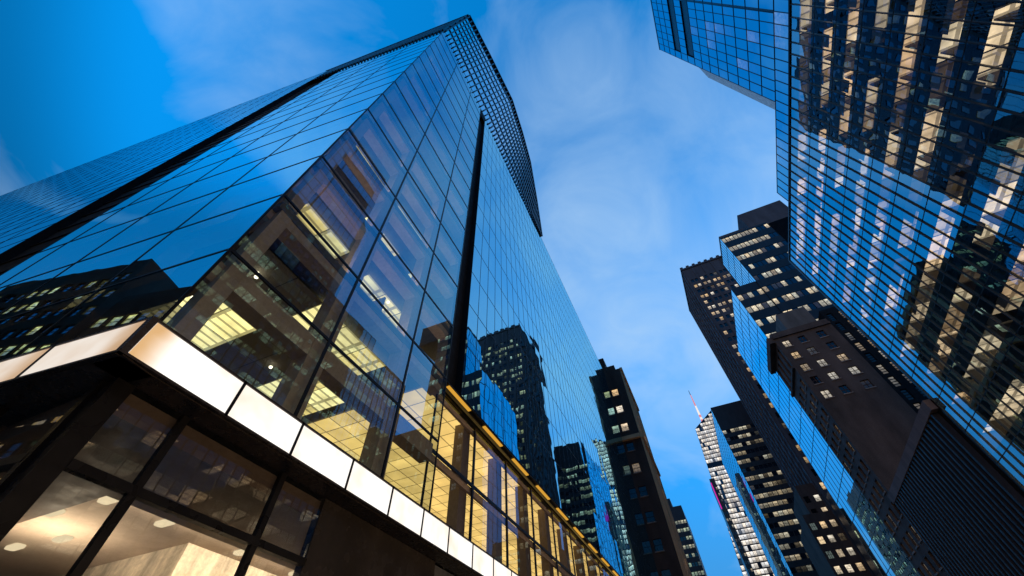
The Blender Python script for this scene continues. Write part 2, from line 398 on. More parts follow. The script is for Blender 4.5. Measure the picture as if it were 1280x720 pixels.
# ------------------------------------------------------------------ ground
def struct(name, mb, m):
    o = mb.build(name, m); o['kind'] = 'structure'; return o
m_asphalt = solid('asphalt', (0.05, 0.05, 0.052), 0.75, 0, 0.3, 0.5, (1, 1, 1))
m_pave = solid('pavement_concrete', (0.28, 0.27, 0.26), 0.85, 0, 0.25, 0.5, (1, 1, 1))
m_ground = solid('city_ground', (0.12, 0.12, 0.12), 0.9, 0, 0.25, 0.1, (1, 1, 1))
m_paint = solid('road_paint', (0.75, 0.74, 0.70), 0.7, 0, 0.2, 2.0, (1, 1, 1))
g = MB(); g.quad((-3000, -3000, -0.03), (3000, -3000, -0.03), (3000, 3000, -0.03), (-3000, 3000, -0.03)); struct('ground', g, m_ground)
g = MB(); g.quad((-4, -900, -0.02), (26, -900, -0.02), (26, 1500, -0.02), (-4, 1500, -0.02)); struct('road', g, m_asphalt)
g = MB(); g.quad((-900, -16, -0.016), (-4.004, -16, -0.016), (-4.004, -2.5, -0.016), (-900, -2.5, -0.016)); struct('road', g, m_asphalt)
for nm, x0, x1, y0, y1 in (('pavement', -11.0, -4.0, -2.4, 900), ('pavement', 26.0, 33.0, -900, 900), ('pavement', -200, -4.0, -19.9, -16.1), ('pavement', -140, -11.0, -2.4, 2.6)):
    g = MB(); g.box(x0, x1, y0, y1, -0.1, 0.12); struct(nm, g, m_pave)
g = MB()
for y in range(6, 300, 9):
    for x in (3.5, 11.0, 18.5): g.quad((x - .06, y, -0.012), (x + .06, y, -0.012), (x + .06, y + 3, -0.012), (x - .06, y + 3, -0.012))
for x in np.arange(-3.4, 25.5, 1.2): g.quad((x, 1.2, -0.012), (x + .6, 1.2, -0.012), (x + .6, 4.6, -0.012), (x, 4.6, -0.012))
struct('road_marking', g, m_paint)

# ------------------------------------------------------------------ the glass tower on the near corner
CX, CY = -10.7, 2.67
DL = Vector((-0.9925, -0.1219))
def left_pt(u): return (CX + DL.x * u, CY + DL.y * u)
T = thing('glass_tower', 'blue mirror glass tower with glowing canopy band and louvred crown', 'building', (CX, CY, 0))
FR = Face((CX, CY), (CX, 96.5))                             # street face, u = y - CY
FL = Face(left_pt(130), (CX, CY))                           # side street face, u = 130 - distance from corner
lu = lambda s: 130 - s
FLOORS = [12.4, 16.4] + [16.4 + 4.3 * k for k in range(1, 15)]   # 76.6 is the glass top
ZTOP = FLOORS[-1]
wins = []
ys = [CY, 7.35, 12.0, 15.55]
for i in range(3):
    for a, b in zip([8.72] + FLOORS[:-1], FLOORS):
        wins.append(window(FR, ys[i] - CY, ys[i + 1] - CY, a, b, 0, m_clear, frame=m_frame, bar=0.11, cross=(0, 1), proud=0.03))
sl = [0, 5.35, 10.7, 15.9, 18.2]
for i in range(4):
    for a, b in zip([8.72] + FLOORS[:-1], FLOORS):
        wins.append(window(FL, lu(sl[i + 1]), lu(sl[i]), a, b, 0, m_clear_west, frame=m_frame, bar=0.07, cross=(0, 1), proud=0.02))
# low recessed storeys down the street, yellow luminous ceiling behind them
FLo = Face((CX - 0.55, 15.55), (CX - 0.55, 96.5))
nb = 17; bw = FLo.W / nb
for i in range(nb):
    for a, b in ((8.72, 12.25), (12.25, 16.0)):
        wins.append(window(FLo, i * bw, (i + 1) * bw, a, b, 0, m_low, frame=m_frame, bar=0.18, cross=(0, 1), proud=0.05))
# blue field of the street face and of the side wing
y = 17.3; n = 51; cw = (96.5 - y) / n
for i in range(n):
    for k in range(1, 15):
        wins.append(window(FR, y - CY + i * cw, y - CY + (i + 1) * cw, FLOORS[k], FLOORS[k] + 4.3, 0, m_blue, frame=m_navy, bar=0.045, cross=(0, 1), proud=0.015))
wing = []
n = 21; cw = (130 - 25.2) / n
for i in range(n):
    z = 8.72
    while z < 87.5:
        wins.append(window(FL, lu(25.2 + (i + 1) * cw), lu(25.2 + i * cw), z, min(z + 2.15, 88), 0, m_blue, frame=m_navy, bar=0.045, cross=(0, 1), proud=0.015)); z += 2.15
PENDING.append((T, wins, True, None))
# recessed dark slots in both faces
mb = MB()
for F, u0, u1, z0, z1 in ((FR, 15.55 - CY, 17.3 - CY, 16.4, 73.4), (FL, lu(25.2), lu(18.2), 8.72, 77.4)):
    mb.quad(F.pt(u0, z0, -0.5), F.pt(u1, z0, -0.5), F.pt(u1, z1, -0.5), F.pt(u0, z1, -0.5))
    mb.quad(F.pt(u0, z0), F.pt(u0, z0, -0.5), F.pt(u0, z1, -0.5), F.pt(u0, z1)); mb.quad(F.pt(u1, z0, -0.5), F.pt(u1, z0), F.pt(u1, z1), F.pt(u1, z1, -0.5))
    mb.quad(F.pt(u0, z1, -0.5), F.pt(u1, z1, -0.5), F.pt(u1, z1), F.pt(u0, z1))
    mb.quad(F.pt(u0, z0), F.pt(u1, z0), F.pt(u1, z0, -0.5), F.pt(u0, z0, -0.5))
z = 10.4
while z < 77: mb.obox(FL, lu(25.15), lu(18.25), z, z + 0.12, -0.5, -0.42); z += 2.15
mb.obox(FR, 15.55 - CY, 17.3 - CY, 73.4, ZTOP, -0.3, 0.0)
mb.build('dark_slot', m_matte, T)
# body behind the glass: roof, far walls
mb = MB()
wl = left_pt(130)
mb.poly([(CX - .3, CY + .3, ZTOP - .05), (CX - .3, 96.5, ZTOP - .05), (-24.9, 96.5, ZTOP - .05), (-24.9, 24, ZTOP - .05), (left_pt(25.2)[0], 24, ZTOP - .05), (left_pt(25.2)[0], left_pt(25.2)[1] + .3, ZTOP - .05)])
mb.quad((CX, 96.5, 0), (-24.9, 96.5, 0), (-24.9, 96.5, ZTOP), (CX, 96.5, ZTOP))
mb.quad((-24.9, 96.5, 0), (-24.9, 24, 0), (-24.9, 24, ZTOP), (-24.9, 96.5, ZTOP))
mb.quad((CX - .3, 17.3, 16.2), (CX - .3, 96.5, 16.2), (CX - .3, 96.5, ZTOP - .1), (CX - .3, 17.3, ZTOP - .1))
a, b = left_pt(25.3), left_pt(130)
mb.prism([(a[0], a[1] + .35), (a[0], 22), (b[0], 22), (b[0], b[1] + .35)][::-1], 0, 88)
mb.build('body_wall', m_dark, T)
# interior behind the corner glass
q = [(CX - .22, CY + .25), (CX - .22, 15.5), (-24.0, 15.5), (left_pt(18.2)[0], left_pt(18.2)[1] + .25)]
qi = [(CX - .9, CY + .9), (CX - .9, 15.4), (-23.9, 15.4), (left_pt(18.0)[0], left_pt(18.0)[1] + .95)]
m_ceil = ceiling_mat('office_ceiling', (0.34, 0.31, 0.28), ((1.0, 0.74, 0.24), (1.0, 0.90, 0.46)), 2.0)
m_pier = solid('dark_pier', (0.20, 0.155, 0.135), 0.5)
m_pend = glow('pendant_lamp_light', (1.0, 0.86, 0.60), 4.0)
rg = random.Random(11)
def inside(x, y, poly):
    s = None
    for i in range(len(poly)):
        a, b = poly[i], poly[(i + 1) % len(poly)]
        c = (b[0] - a[0]) * (y - a[1]) - (b[1] - a[1]) * (x - a[0])
        if s is None: s = c > 0
        elif (c > 0) != s: return False
    return True
for k, z in enumerate(FLOORS[1:]):
    mb = MB(); mb.prism(q, z - 0.42, z - 0.03); mb.build('floor_slab', m_slab, T)
    mb = MB()
    p = 0.92 if k < 4 else (0.72 if k < 8 else 0.35)
    for i in range(9):
        for j in range(9):
            x0, y0 = -28.5 + i * 2.0, 0.9 + j * 1.65
            cs = [(x0, y0), (x0 + 1.96, y0), (x0 + 1.96, y0 + 1.6), (x0, y0 + 1.6)]
            if not all(inside(*c, qi) for c in cs): continue
            on = rg.random() < p * (1.7 if (i // 2 + j // 2 + k) % 2 else 0.3)
            mb.quad(*[(c[0], c[1], z - 0.72) for c in cs][::-1], lit=(rg.uniform(0.45, 1.0) if on else 0.0))
    mb.build('office_ceiling', m_ceil, T)
    for _ in range(7 if k < 8 else 3):
        x0, y0 = rg.uniform(-19, -12), rg.uniform(3.5, 14.5)
        if not inside(x0, y0, qi): continue
        mb = MB(); mb.prism([(x0 + .085 * math.cos(R(60 * i)), y0 + .085 * math.sin(R(60 * i))) for i in range(6)], z - 1.0, z - 0.92); mb.build('pendant_lamp', m_pend, T, False)
    mb = MB()                                              # hung partitions and desks' backs give the rooms depth
    for _ in range(3 if k else 0):
        x0, y0 = rg.uniform(-20, -15.2), rg.uniform(5, 13)
        if rg.random() < .5: mb.box(x0, x0 + .12, y0, min(y0 + 3.2, 15.2), z - 4.0, z - 0.75)
        else: mb.box(x0, x0 + 3.0, y0, y0 + .12, z - 4.0, z - 0.75)
    mb.build('partition', m_inner, T)
for z in FLOORS[:-1]:
    mb = MB()
    mb.obox(FR, 0.55, 15.5 - CY, z - 0.92, z - 0.06, -0.95, -0.28)
    mb.obox(FL, lu(18.1), lu(0.55), z - 0.92, z - 0.06, -0.75, -0.28)
    mb.build('beam', m_beam, T)
m_beam_glow = glow('added_beam_glow', (1.0, 0.70, 0.44), 8.0)
m_beam_glow_dim = glow('added_beam_glow_dim', (1.0, 0.70, 0.50), 3.0)
for k, z in enumerate(FLOORS[1:-1]):                       # added glow strips, hidden from below, brighten the beams
    for a, b in ((1.0, 4.2), (5.2, 8.9), (9.9, 12.4)):
        if (random.random() < 0.25 and k > 2) or (k > 6 and random.random() < .6): continue
        mb = MB(); P = FR.pt; mb.quad(P(a, z + .06, -.5), P(b, z + .06, -.5), P(b, z + .06, -.75), P(a, z + .06, -.75)); mb.build('added_glow_strip', m_beam_glow if k < 5 else m_beam_glow_dim, T, False)
for s, F in ((3.35 - CY, FR), (7.35 - CY, FR), (12.0 - CY, FR), (lu(5.35), FL), (lu(10.7), FL), (lu(15.9), FL)):
    mb = MB(); hw = 0.26 if s == 3.35 - CY else 0.42
    mb.obox(F, s - hw, s + hw, 8.7, ZTOP - .5, -1.0, -0.24); mb.build('column', m_colm, T)
mb = MB()
mb.quad((-24, 15.52, 8.6), (CX - .2, 15.52, 16.0), (CX - .2, 15.52, ZTOP), (-24, 15.52, ZTOP)) if False else None
mb.quad((-24, 15.53, 16.1), (CX - .25, 15.53, 16.1), (CX - .25, 15.53, ZTOP - .1), (-24, 15.53, ZTOP - .1))
mb.quad((left_pt(18.2)[0], left_pt(18.2)[1] + .3, 8.6), (-24.02, 15.5, 8.6), (-24.02, 15.5, ZTOP - .1), (left_pt(18.2)[0], left_pt(18.2)[1] + .3, ZTOP - .1))
mb.quad((-26, 96.5, 8.6), (-26, 15.5, 8.6), (-26, 15.5, 16.4), (-26, 96.5, 16.4))
mb.build('core_wall', m_inner, T)
mb = MB(); mb.box(-26, CX - .62, 15.6, 96.4, 8.5, 8.66); mb.prism([(CX - .3, CY + .4), (CX - .3, 15.59), (-26, 15.59), (left_pt(18.2)[0], left_pt(18.2)[1] + .4)], 8.5, 8.66); mb.build('lower_floor', m_slab, T)
# luminous ceiling
M = Mat('luminous_ceiling')
sp = M.n('ShaderNodeSeparateXYZ'); M.set(sp.inputs[0], M.pos())
gx = M.math('FRACT', M.math('DIVIDE', M.math('ADD', sp.outputs[0], 900.0), 1.25)); gy = M.math('FRACT', M.math('DIVIDE', M.math('ADD', sp.outputs[1], 900.0), 1.25))
gap = M.math('MULTIPLY', M.math('GREATER_THAN', gx, 0.06), M.math('GREATER_THAN', gy, 0.06))
cell = M.n('ShaderNodeTexWhiteNoise', noise_dimensions='2D')
cv = M.n('ShaderNodeCombineXYZ'); M.set(cv.inputs[0], M.math('FLOOR', M.math('DIVIDE', M.math('ADD', sp.outputs[0], 900.0), 1.25))); M.set(cv.inputs[1], M.math('FLOOR', M.math('DIVIDE', M.math('ADD', sp.outputs[1], 900.0), 1.25)))
M.set(cell.inputs['Vector'], cv.outputs[0])
pw = M.math('MULTIPLY', M.rng(gap, 0, 1, 0.30, 1.0), M.math('MULTIPLY', M.rng(cell.outputs['Value'], 0, 1, 0.8, 1.12), M.rng(M.noise(0.5, 2), 0.3, 0.7, 0.75, 1.15)))
e = M.n('ShaderNodeEmission'); e.inputs[0].default_value = (1.0, 0.66, 0.20, 1); M.set(e.inputs[1], M.math('MULTIPLY', pw, 1.22))
m_lum = M.done(e.outputs[0], 'FRONT_BACK')
mb = MB(); mb.quad((-25.9, 15.1, 15.9), (-25.9, 96.3, 15.9), (CX - 0.7, 96.3, 15.9), (CX - 0.7, 15.1, 15.9)); mb.build('luminous_ceiling', m_lum, T)
for i in range(nb):
    mb = MB(); u = (i + 1) * bw
    mb.obox(FLo, u - 0.95, u - 0.1, 8.66, 15.88, -0.95, -0.3); mb.build('column', m_pier, T)
mb = MB()
mb.obox(FLo, 0, FLo.W, 15.55, 15.86, -0.28, -0.12); mb.obox(FLo, 0, FLo.W, 11.85, 12.2, -0.28, -0.12); mb.build('beam', m_beam, T)
# soffit where the blue wall oversails the low storeys: amber light panels
m_amber = glow('amber_soffit_light', (1.0, 0.50, 0.06), 0.7)
for i in range(nb):
    mb = MB(); y0 = 15.55 + i * bw
    mb.box(CX - 0.29, CX - 0.08, y0 + 0.5, y0 + bw - 1.5, 16.24, 16.3); mb.build('soffit_light', m_amber, T)
mb = MB(); mb.box(CX - 0.58, CX - 0.02, 15.57, 96.45, 16.305, 16.38); mb.build('soffit', m_frame, T)

# canopy band
m_canopy = solid('bronze_canopy_metal', (0.085, 0.066, 0.055), 0.28, 0.5, 0.25, 1.2, (1, 1, 1))
mb = MB()
FRc = Face((CX + 0.5, CY - 0.27), (CX + 0.5, 70.0)); e0 = FRc.a
FLc_far = Vector((FRc.a.x, FRc.a.y, 0)) + Vector((DL.x, DL.y, 0)) * 120
FLc = Face((FLc_far.x, FLc_far.y), (FRc.a.x, FRc.a.y))
ZB, ZT = 7.68, 8.66
for F in (FRc, FLc):
    mb.obox(F, 0, F.W, ZT, ZT + 0.07, -0.62, 0.02); mb.obox(F, 0, F.W, ZB - 0.06, ZB, -0.2, 0.02)
    mb.obox(F, 0, F.W, ZB, ZT, -0.24, -0.16)
    mb.obox(F, 0, F.W, ZB - 0.09, ZB - 0.062, -0.86, -0.1)
mb.obox(FRc, -0.02, 0.13, ZB, ZT, -0.2, 0.02); mb.obox(FLc, FLc.W - .13, FLc.W - .001, ZB, ZT, -0.2, 0.02)
canopy = mb.build('canopy', m_canopy, T)
def lightbox(name, edge, mid, power):
    M = Mat(name); uv = M.n('ShaderNodeUVMap'); sp = M.n('ShaderNodeSeparateXYZ'); M.set(sp.inputs[0], uv.outputs[0])
    f = M.math('MULTIPLY', M.rng(sp.outputs[0], 0.30, 0.0, 0.0, 1.0, 'SMOOTHSTEP'), M.attr('lit'))   # lamps stop short of the corner
    f = M.math('ADD', f, M.rng(M.noise(0.9, 2), 0.45, 0.75, 0.0, 0.30), True)
    e = M.n('ShaderNodeEmission'); M.set(e.inputs[0], M.mixc(f, mid, edge)); M.set(e.inputs[1], M.math('MULTIPLY', M.rng(f, 0, 1, 1.0, 0.62), power))
    g = M.n('ShaderNodeBsdfGlossy'); g.inputs['Roughness'].default_value = 0.15
    mx = M.n('ShaderNodeMixShader'); M.set(mx.inputs[0], 0.04); M.set(mx.inputs[1], e.outputs[0]); M.set(mx.inputs[2], g.outputs[0])
    return M.done(mx.outputs[0], 'FRONT_BACK')
m_lb = lightbox('backlit_panel', (1.0, 0.60, 0.27), (1.0, 0.96, 0.90), 1.3)
m_lbw = lightbox('backlit_panel_west', (1.0, 0.62, 0.33), (1.0, 0.90, 0.80), 0.92)
cuts = [0.12, 2.75, 5.0, 7.45, 9.8, 12.0, 14.1] + [14.1 + 2.25 * i for i in range(1, 24)]
for i, (a, b) in enumerate(zip(cuts, cuts[1:])):
    mb = MB()
    P = FRc.pt
    mb.obox(FRc, a + 0.03, b - 0.035, ZB + 0.01, ZT - 0.01, -0.15, -0.004)
    d = 0.0
    mb.quad(P(a + .03, ZB + .01, d), P(b - .035, ZB + .01, d), P(b - .035, ZT - .01, d), P(a + .03, ZT - .01, d), lit=(1.0 if i == 0 else 0.12))
    mb.build('light_panel', m_lb, canopy)
    jb = MB(); jb.obox(FRc, b - .055, b + .03, ZB - .05, ZT + .06, -0.16, 0.02); jb.build('panel_joint', m_frame, canopy)
cuts = [0.12, 3.05, 7.4, 11.8, 16.2, 20.6, 25.0, 29.4, 33.8]
for i, (a, b) in enumerate(zip(cuts, cuts[1:])):
    mb = MB(); P = FLc.pt; A, B = FLc.W - b + .03, FLc.W - a - .03
    mb.obox(FLc, A, B, ZB + 0.01, ZT - 0.01, -0.15, -0.004)
    mb.quad(P(A, ZB + .01), P(B, ZB + .01), P(B, ZT - .01), P(A, ZT - .01), lit=0.8, uv=[(1, 0), (0, 0), (0, 1), (1, 1)])
    mb.build('light_panel', m_lbw, canopy)
    jb = MB(); jb.obox(FLc, A - .07, A + .02, ZB - .05, ZT + .06, -0.16, 0.02); jb.build('panel_joint', m_frame, canopy)

# shop front under the canopy
FS = Face((CX - 0.3, CY + 0.28), (CX - 0.3, 70.0)); so = Vector((FS.a.x, FS.a.y, 0))
fs_far = so + Vector((DL.x, DL.y, 0)) * 60
FSl = Face((fs_far.x, fs_far.y), (so.x, so.y))
yy = lambda v: v - (CY + 0.28)
ZS = 7.58
mb = MB()
P = FS.pt
mb.obox(FS, 0.0, yy(3.36), 0.1, ZS, -0.45, 0.03)
mb.obox(FS, yy(4.62), yy(4.80), 0.1, ZS, -0.12, 0.05); mb.obox(FS, yy(7.96), yy(8.14), 0.1, ZS, -0.12, 0.05)
mb.obox(FS, yy(3.36), yy(9.9), 5.66, 5.84, -0.14, 0.06); mb.obox(FS, yy(3.36), yy(9.9), 0.1, 0.4, -0.14, 0.06)
mb.obox(FSl, 0, FSl.W - 0.46, 5.66, 5.84, -0.14, 0.06)
for s in (0.46, 3.6, 7.0, 10.4, 14, 18): mb.obox(FSl, FSl.W - s - .09, FSl.W - s + .09, 0.1, ZS, -0.12, 0.05)
shopf = mb.build('shopfront_frame', m_black, T)
m_panel = solid('bronze_wall_panel', (0.085, 0.068, 0.058), 0.25, 0.5, 0.25)
mb = MB(); mb.obox(FS, yy(9.9), yy(16.9), 0.1, ZS, -0.3, 0.0); mb.build('wall_panel', m_panel, T)
mb = MB(); mb.obox(FS, yy(16.9), FS.W, 0.1, ZS - .01, -0.5, -0.2); mb.build('stone_wall', m_grey, T)
for a, b in ((3.36, 4.62), (4.80, 7.96), (8.14, 9.9)):
    for z0, z1 in ((0.4, 5.66), (5.84, ZS)):
        mb = MB(); mb.quad(P(yy(a), z0, -.03), P(yy(b), z0, -.03), P(yy(b), z1, -.03), P(yy(a), z1, -.03)); mb.build('shop_pane', m_store, T, False)
Q = FSl.pt
cs = [0.55, 3.51, 6.91, 10.31, 13.91, 17.91]
for a, b in zip(cs, cs[1:]):
    for z0, z1 in ((0.4, 5.66), (5.84, ZS)):
        mb = MB(); mb.quad(Q(FSl.W - b, z0, -.03), Q(FSl.W - a, z0, -.03), Q(FSl.W - a, z1, -.03), Q(FSl.W - b, z1, -.03)); mb.build('shop_pane', m_store, T, False)
# lobby
m_lceil = solid('lobby_ceiling', (0.62, 0.50, 0.40), 0.8, 0, 0.1)
m_bulk = solid('lobby_bulkhead', (0.17, 0.12, 0.09), 0.6, 0, 0.15)
m_curt = solid('lobby_wall', (0.72, 0.64, 0.52), 0.8, 0, 0.35, 2.0, (1, 1, 0.05))
mb = MB()
mb.box(-15.1, -11.15, 3.0, 16.8, 6.95, 7.5)
mb.hexa([(-34, 0.6, 6.95), (-15.1, 2.9, 6.95), (-15.1, 5.9, 6.95), (-34, 5.9, 6.95), (-34, 0.6, 7.5), (-15.1, 2.9, 7.5), (-15.1, 5.9, 7.5), (-34, 5.9, 7.5)])
mb.build('lobby_bulkhead', m_bulk, T)
mb = MB(); mb.box(-34, -15.1, 5.9, 16.8, 7.25, 7.5); mb.build('lobby_ceiling', m_lceil, T)
mb = MB(); mb.box(-30, -17.0, 9.9, 16.8, 0.1, 7.245); mb.build('lobby_wall', m_curt, T)
mb = MB(); mb.box(-34, -11.1, 0.3, 16.8, 0.02, 0.1); mb.build('lobby_floor', m_grey, T)
m_fix = glow('lobby_fixture', (1.0, 0.82, 0.52), 1.0)
for x, y_ in ((-16.0, 6.4), (-18.3, 6.2), (-20.2, 7.6), (-22.3, 7.3), (-16.1, 8.3), (-16.0, 11.4), (-16.0, 14.2)):
    mb = MB()
    r = [(x + sx * 0.26 + math.cos(t) * .12, y_ + sy * 0.04 + math.sin(t) * .12) for sx, sy, t0 in ((1, -1, -90), (1, 1, 0), (-1, 1, 90), (-1, -1, 180)) for t in [R(t0 + 22.5 * k) for k in range(5)]]
    mb.prism(r, 7.17, 7.246); mb.build('ceiling_lamp', m_fix, T)
m_lobby_glow = glow('added_lobby_glow', (1.0, 0.83, 0.60), 30.0)  # added glow, kept out of sight, brightens lobby ceiling and wall
mb = MB(); mb.box(-15.22, -15.12, 6.2, 16.6, 7.0, 7.22); mb.build('added_lobby_glow', m_lobby_glow, T)
mb = MB(); mb.box(-20, -19.2, 6.6, 7.2, 0.1, 5.2); mb.box(-20.4, -18.6, 6.4, 7.4, 5.2, 5.5); mb.build('lobby_kiosk', m_black, T)
mb = MB(); mb.quad((-20.3, 6.5, 5.56), (-18.7, 6.5, 5.56), (-18.7, 7.3, 5.56), (-20.3, 7.3, 5.56)); mb.build('added_lobby_glow', m_lobby_glow, T, False)  # second added glow, hidden on the kiosk top, lifts the ceiling

# louvred crown: a tall screen leaning a little over the avenue, of upright blades on thin rails
TOPL = [(-9.0, 3.68, 110.0), (-8.2, 12.8, 110.0), (-7.4, 23.9, 109.5), (-7.9, 31.0, 106.0), (-8.5, 36.9, 100.0), (-9.6, 41.5, 89.0), (-10.68, 45.2, 77.4)]
BASEY = [2.70, 8.6, 17.0, 24.5, 32.0, 39.0, 45.0]
def crown_pts(t):
    k = min(int(t * 6), 5); f = t * 6 - k
    a, b = Vector(TOPL[k]), Vector(TOPL[k + 1])
    return Vector((CX + 0.02, BASEY[k] + (BASEY[k + 1] - BASEY[k]) * f, ZTOP + 0.06)), a.lerp(b, f)
def strut(mb, a, b, side, w, d):                            # bar from a to b; side = unit vector across, depth d away from the screen
    a, b = Vector(a), Vector(b); ax = (b - a).normalized(); s_ = (side - ax * side.dot(ax)).normalized() * w / 2; n_ = ax.cross(s_).normalized() * d / 2
    q = [a - s_ - n_, a + s_ - n_, a + s_ + n_, a - s_ + n_, b - s_ - n_, b + s_ - n_, b + s_ + n_, b - s_ + n_]
    mb.hexa(q)
mb = MB(); nf = 58
for i in range(nf):
    a, b = crown_pts((i + 0.3) / nf); strut(mb, a, b, Vector((0, 1, 0)), 0.22, 0.55)
for fr in (0.12, 0.25, 0.38, 0.51, 0.64, 0.77, 0.90):
    pts = [crown_pts(i / 24) for i in range(25)]
    pts = [a.lerp(b, fr) for a, b in pts]
    for p, q in zip(pts, pts[1:]): strut(mb, p, q, Vector((1, 0, 0)), 0.30, 0.14)
WL0, WL1 = Vector((-9.0, 3.68, 110.0)), Vector((-45.8, -0.48, 110.0))
nw = 40
for i in range(nw):
    t = (i + .4) / nw; a = left_pt(23.5 * t); b = WL0.lerp(WL1, t); strut(mb, (a[0], a[1] + .02, ZTOP + .06), b, Vector((1, 0, 0)), 0.22, 0.5)
for fr in (0.2, 0.4, 0.6, 0.8):
    for i in range(12):
        p, q = [Vector((*left_pt(23.5 * t), ZTOP + .06)).lerp(WL0.lerp(WL1, t), fr) for t in (i / 12, (i + 1) / 12)]
        strut(mb, p, q, Vector((0, 1, 0)), 0.3, 0.14)
crown = mb.build('louvre_crown', m_louv, T)
mb = MB()
for i in range(24):
    p, q = crown_pts(i / 24)[1], crown_pts((i + 1) / 24)[1]; strut(mb, p, q, Vector((1, 0, 0)), 0.7, 0.6)
strut(mb, WL0, WL1, Vector((0, 1, 0)), 0.6, 0.6)
mb.build('crown_rim', m_rim, crown)
mb = MB(); mb.box(-24, -16.5, 9, 40, ZTOP, 90); mb.build('plant_room', m_dark, T)

# ------------------------------------------------------------------ generic tower helper
def block(name, label, x0, x1, y0, y1, z1, wall_m, near=None, street=None, far=None, group=None, extra=None, z0=0.0, side=None, frame=None, sub=False):
    """near = facade towards -Y, street = facade towards the avenue (-X for the far side, +X for the near side)"""
    o = thing(name, label, 'building', ((x0 + x1) / 2, (y0 + y1) / 2, 0), group)
    W = MB(); wins = []
    east = x0 > 0
    Fn = Face((x0, y0), (x1, y0)); Ff = Face((x1, y1), (x0, y1)); Fe = Face((x1, y0), (x1, y1)); Fw = Face((x0, y1), (x0, y0))
    Fs, Fb = (Fw, Fe) if east else (Fe, Fw)
    for F, d in ((Fn, near), (Fs, street), (Ff, far), (Fb, side)):
        if d is None: blank(W, F, z0, z1)
        else: facade(W, F, z0, z1, wins=wins, frame=frame, **(d(F) if callable(d) else d))
    cap(W, x0, x1, y0, y1, z1)
    if extra: extra(o, W, wins, Fn, Fs)
    W.build('wall', wall_m, o)
    if name in ('brick_building', 'setback_building'):
        for w_ in wins: w_['sill'] = True
    PENDING.append((o, wins, sub, None))
    return o

# rear shaft of the corner block, seen only mirrored in the glass across the avenue
block('office_tower', 'dark shaft with small grid windows behind the blue canopy tower', -66, -25.4, 24.5, 92, 165, m_navy,
      street=lambda F: dict(cols=even(22, F.W, 1.9), rows=rowsz(80, 164, 4.2, 0.9, 2.4), glass=m_wband, litf=lits(0.12, 0.2, 0.6, 0.6, 3), depth=0.15),
      near=lambda F: dict(cols=even(12, F.W, 2.0), rows=rowsz(90, 164, 4.2, 0.9, 2.4), glass=m_wband, litf=lits(0.3, 0.3, 0.8, 0.6, 4), depth=0.15))

# ------------------------------------------------------------------ tower on the right, curtain wall with rooms behind it
XR = 33.0
T2 = thing('curtain_wall_tower', 'big curtain wall tower with close thin mullions and warm lit floors', 'building', (XR, 20, 0))
FA = Face((XR, 61.6), (XR, -26.0))                          # u = 61.6 - y
ru = lambda y: 61.6 - y
lev = [57.5 - 3.92 * k for k in range(13)][::-1] + [62.3]
wins = []
n = 58; cw = FA.W / n
for i in range(n):
    for a, b in zip(lev, lev[1:]):
        wins.append(window(FA, i * cw, (i + 1) * cw, a, b, 0, m_right, frame=m_rframe, bar=0.09, cross=(0, 1), proud=0.13, hproud=0.02))
PENDING.append((T2, wins, True, None))
m_blind = solid('roller_blind', (0.62, 0.56, 0.48), 0.9, 0, 0.1)
m_rceil = ceiling_mat('tenant_ceiling', (0.22, 0.20, 0.18), ((1.0, 0.62, 0.30), (1.0, 0.84, 0.56)), 1.7, 1.5, 1.4)
rg = random.Random(23)
for k, z in enumerate(lev[1:]):
    mb = MB(); mb.box(XR + 0.15, XR + 14, -25.9, 61.5, z - 0.45, z - 0.06); mb.build('floor_slab', m_dark, T2)
    mb = MB(); u = -25.5
    while u < 61:
        wd = rg.choice((1.5, 1.5, 3.0, 3.0, 4.5)); on = rg.random() < 0.70
        lv = rg.uniform(0.22, 1.05) if on else (0.06 if rg.random() < .4 else 0.0)
        e = min(u + wd, 61.2)
        mb.quad((XR + 0.5, u, z - 0.75), (XR + 0.5, e, z - 0.75), (XR + 6.5, e, z - 0.75), (XR + 6.5, u, z - 0.75), lit=lv)
        u = e + 0.15
    mb.build('office_ceiling', m_rceil, T2)
    mb = MB(); mb.box(XR + 0.2, XR + 0.4, -25.9, 61.4, z - 0.06, z + 0.85); mb.box(XR + 0.2, XR + 0.45, -25.9, 61.4, z - 1.15, z - 0.46); mb.build('spandrel', m_dark, T2)
    for _ in range(9):                                      # a few drawn blinds
        u0 = rg.randrange(8, 57) * 1.51 - 26; mb = MB(); dz = rg.uniform(0.5, 1.5)
        mb.box(XR + 0.28, XR + 0.31, u0, u0 + 1.44 * rg.choice((1, 1, 2)), z - 1.15 - dz, z - 1.14); mb.build('blind', m_blind, T2)
    mb = MB(); u = -24.0
    while u < 61:
        mb.box(XR + 0.9, XR + 6.4, u, u + 0.12, z - 3.4, z - 0.76); u += rg.choice((3.0, 4.5, 6.0, 9.0))
    mb.build('partition', m_inner, T2)
mb = MB(); mb.box(XR + 7, XR + 26, -25.8, 61.4, 0, 62.2); mb.box(XR + 0.3, XR + 7, 61.42, 61.55, 0, 62.0); mb.box(XR + 0.3, XR + 26, -25.95, -25.85, 0, 62.0)
mb.build('core_wall', m_inner, T2)
mb = MB(); mb.box(XR - 0.12, XR + 0.3, 61.62, 61.95, 0, 62.5); mb.box(XR + .31, XR + 26, 61.6, 61.7, 0, 62.3); mb.box(XR - .15, XR + .3, -26, 61.6, 62.31, 62.6); mb.box(XR + 0.02, XR + 8, -25.8, 61.4, 2.0, lev[0] - 0.05)
mb.build('edge_cladding', m_black, T2)
m_street_glow = glow('added_street_glow', (1.0, 0.70, 0.40), 3.0)  # unseen street-level glow, added to warm the fronts across the avenue
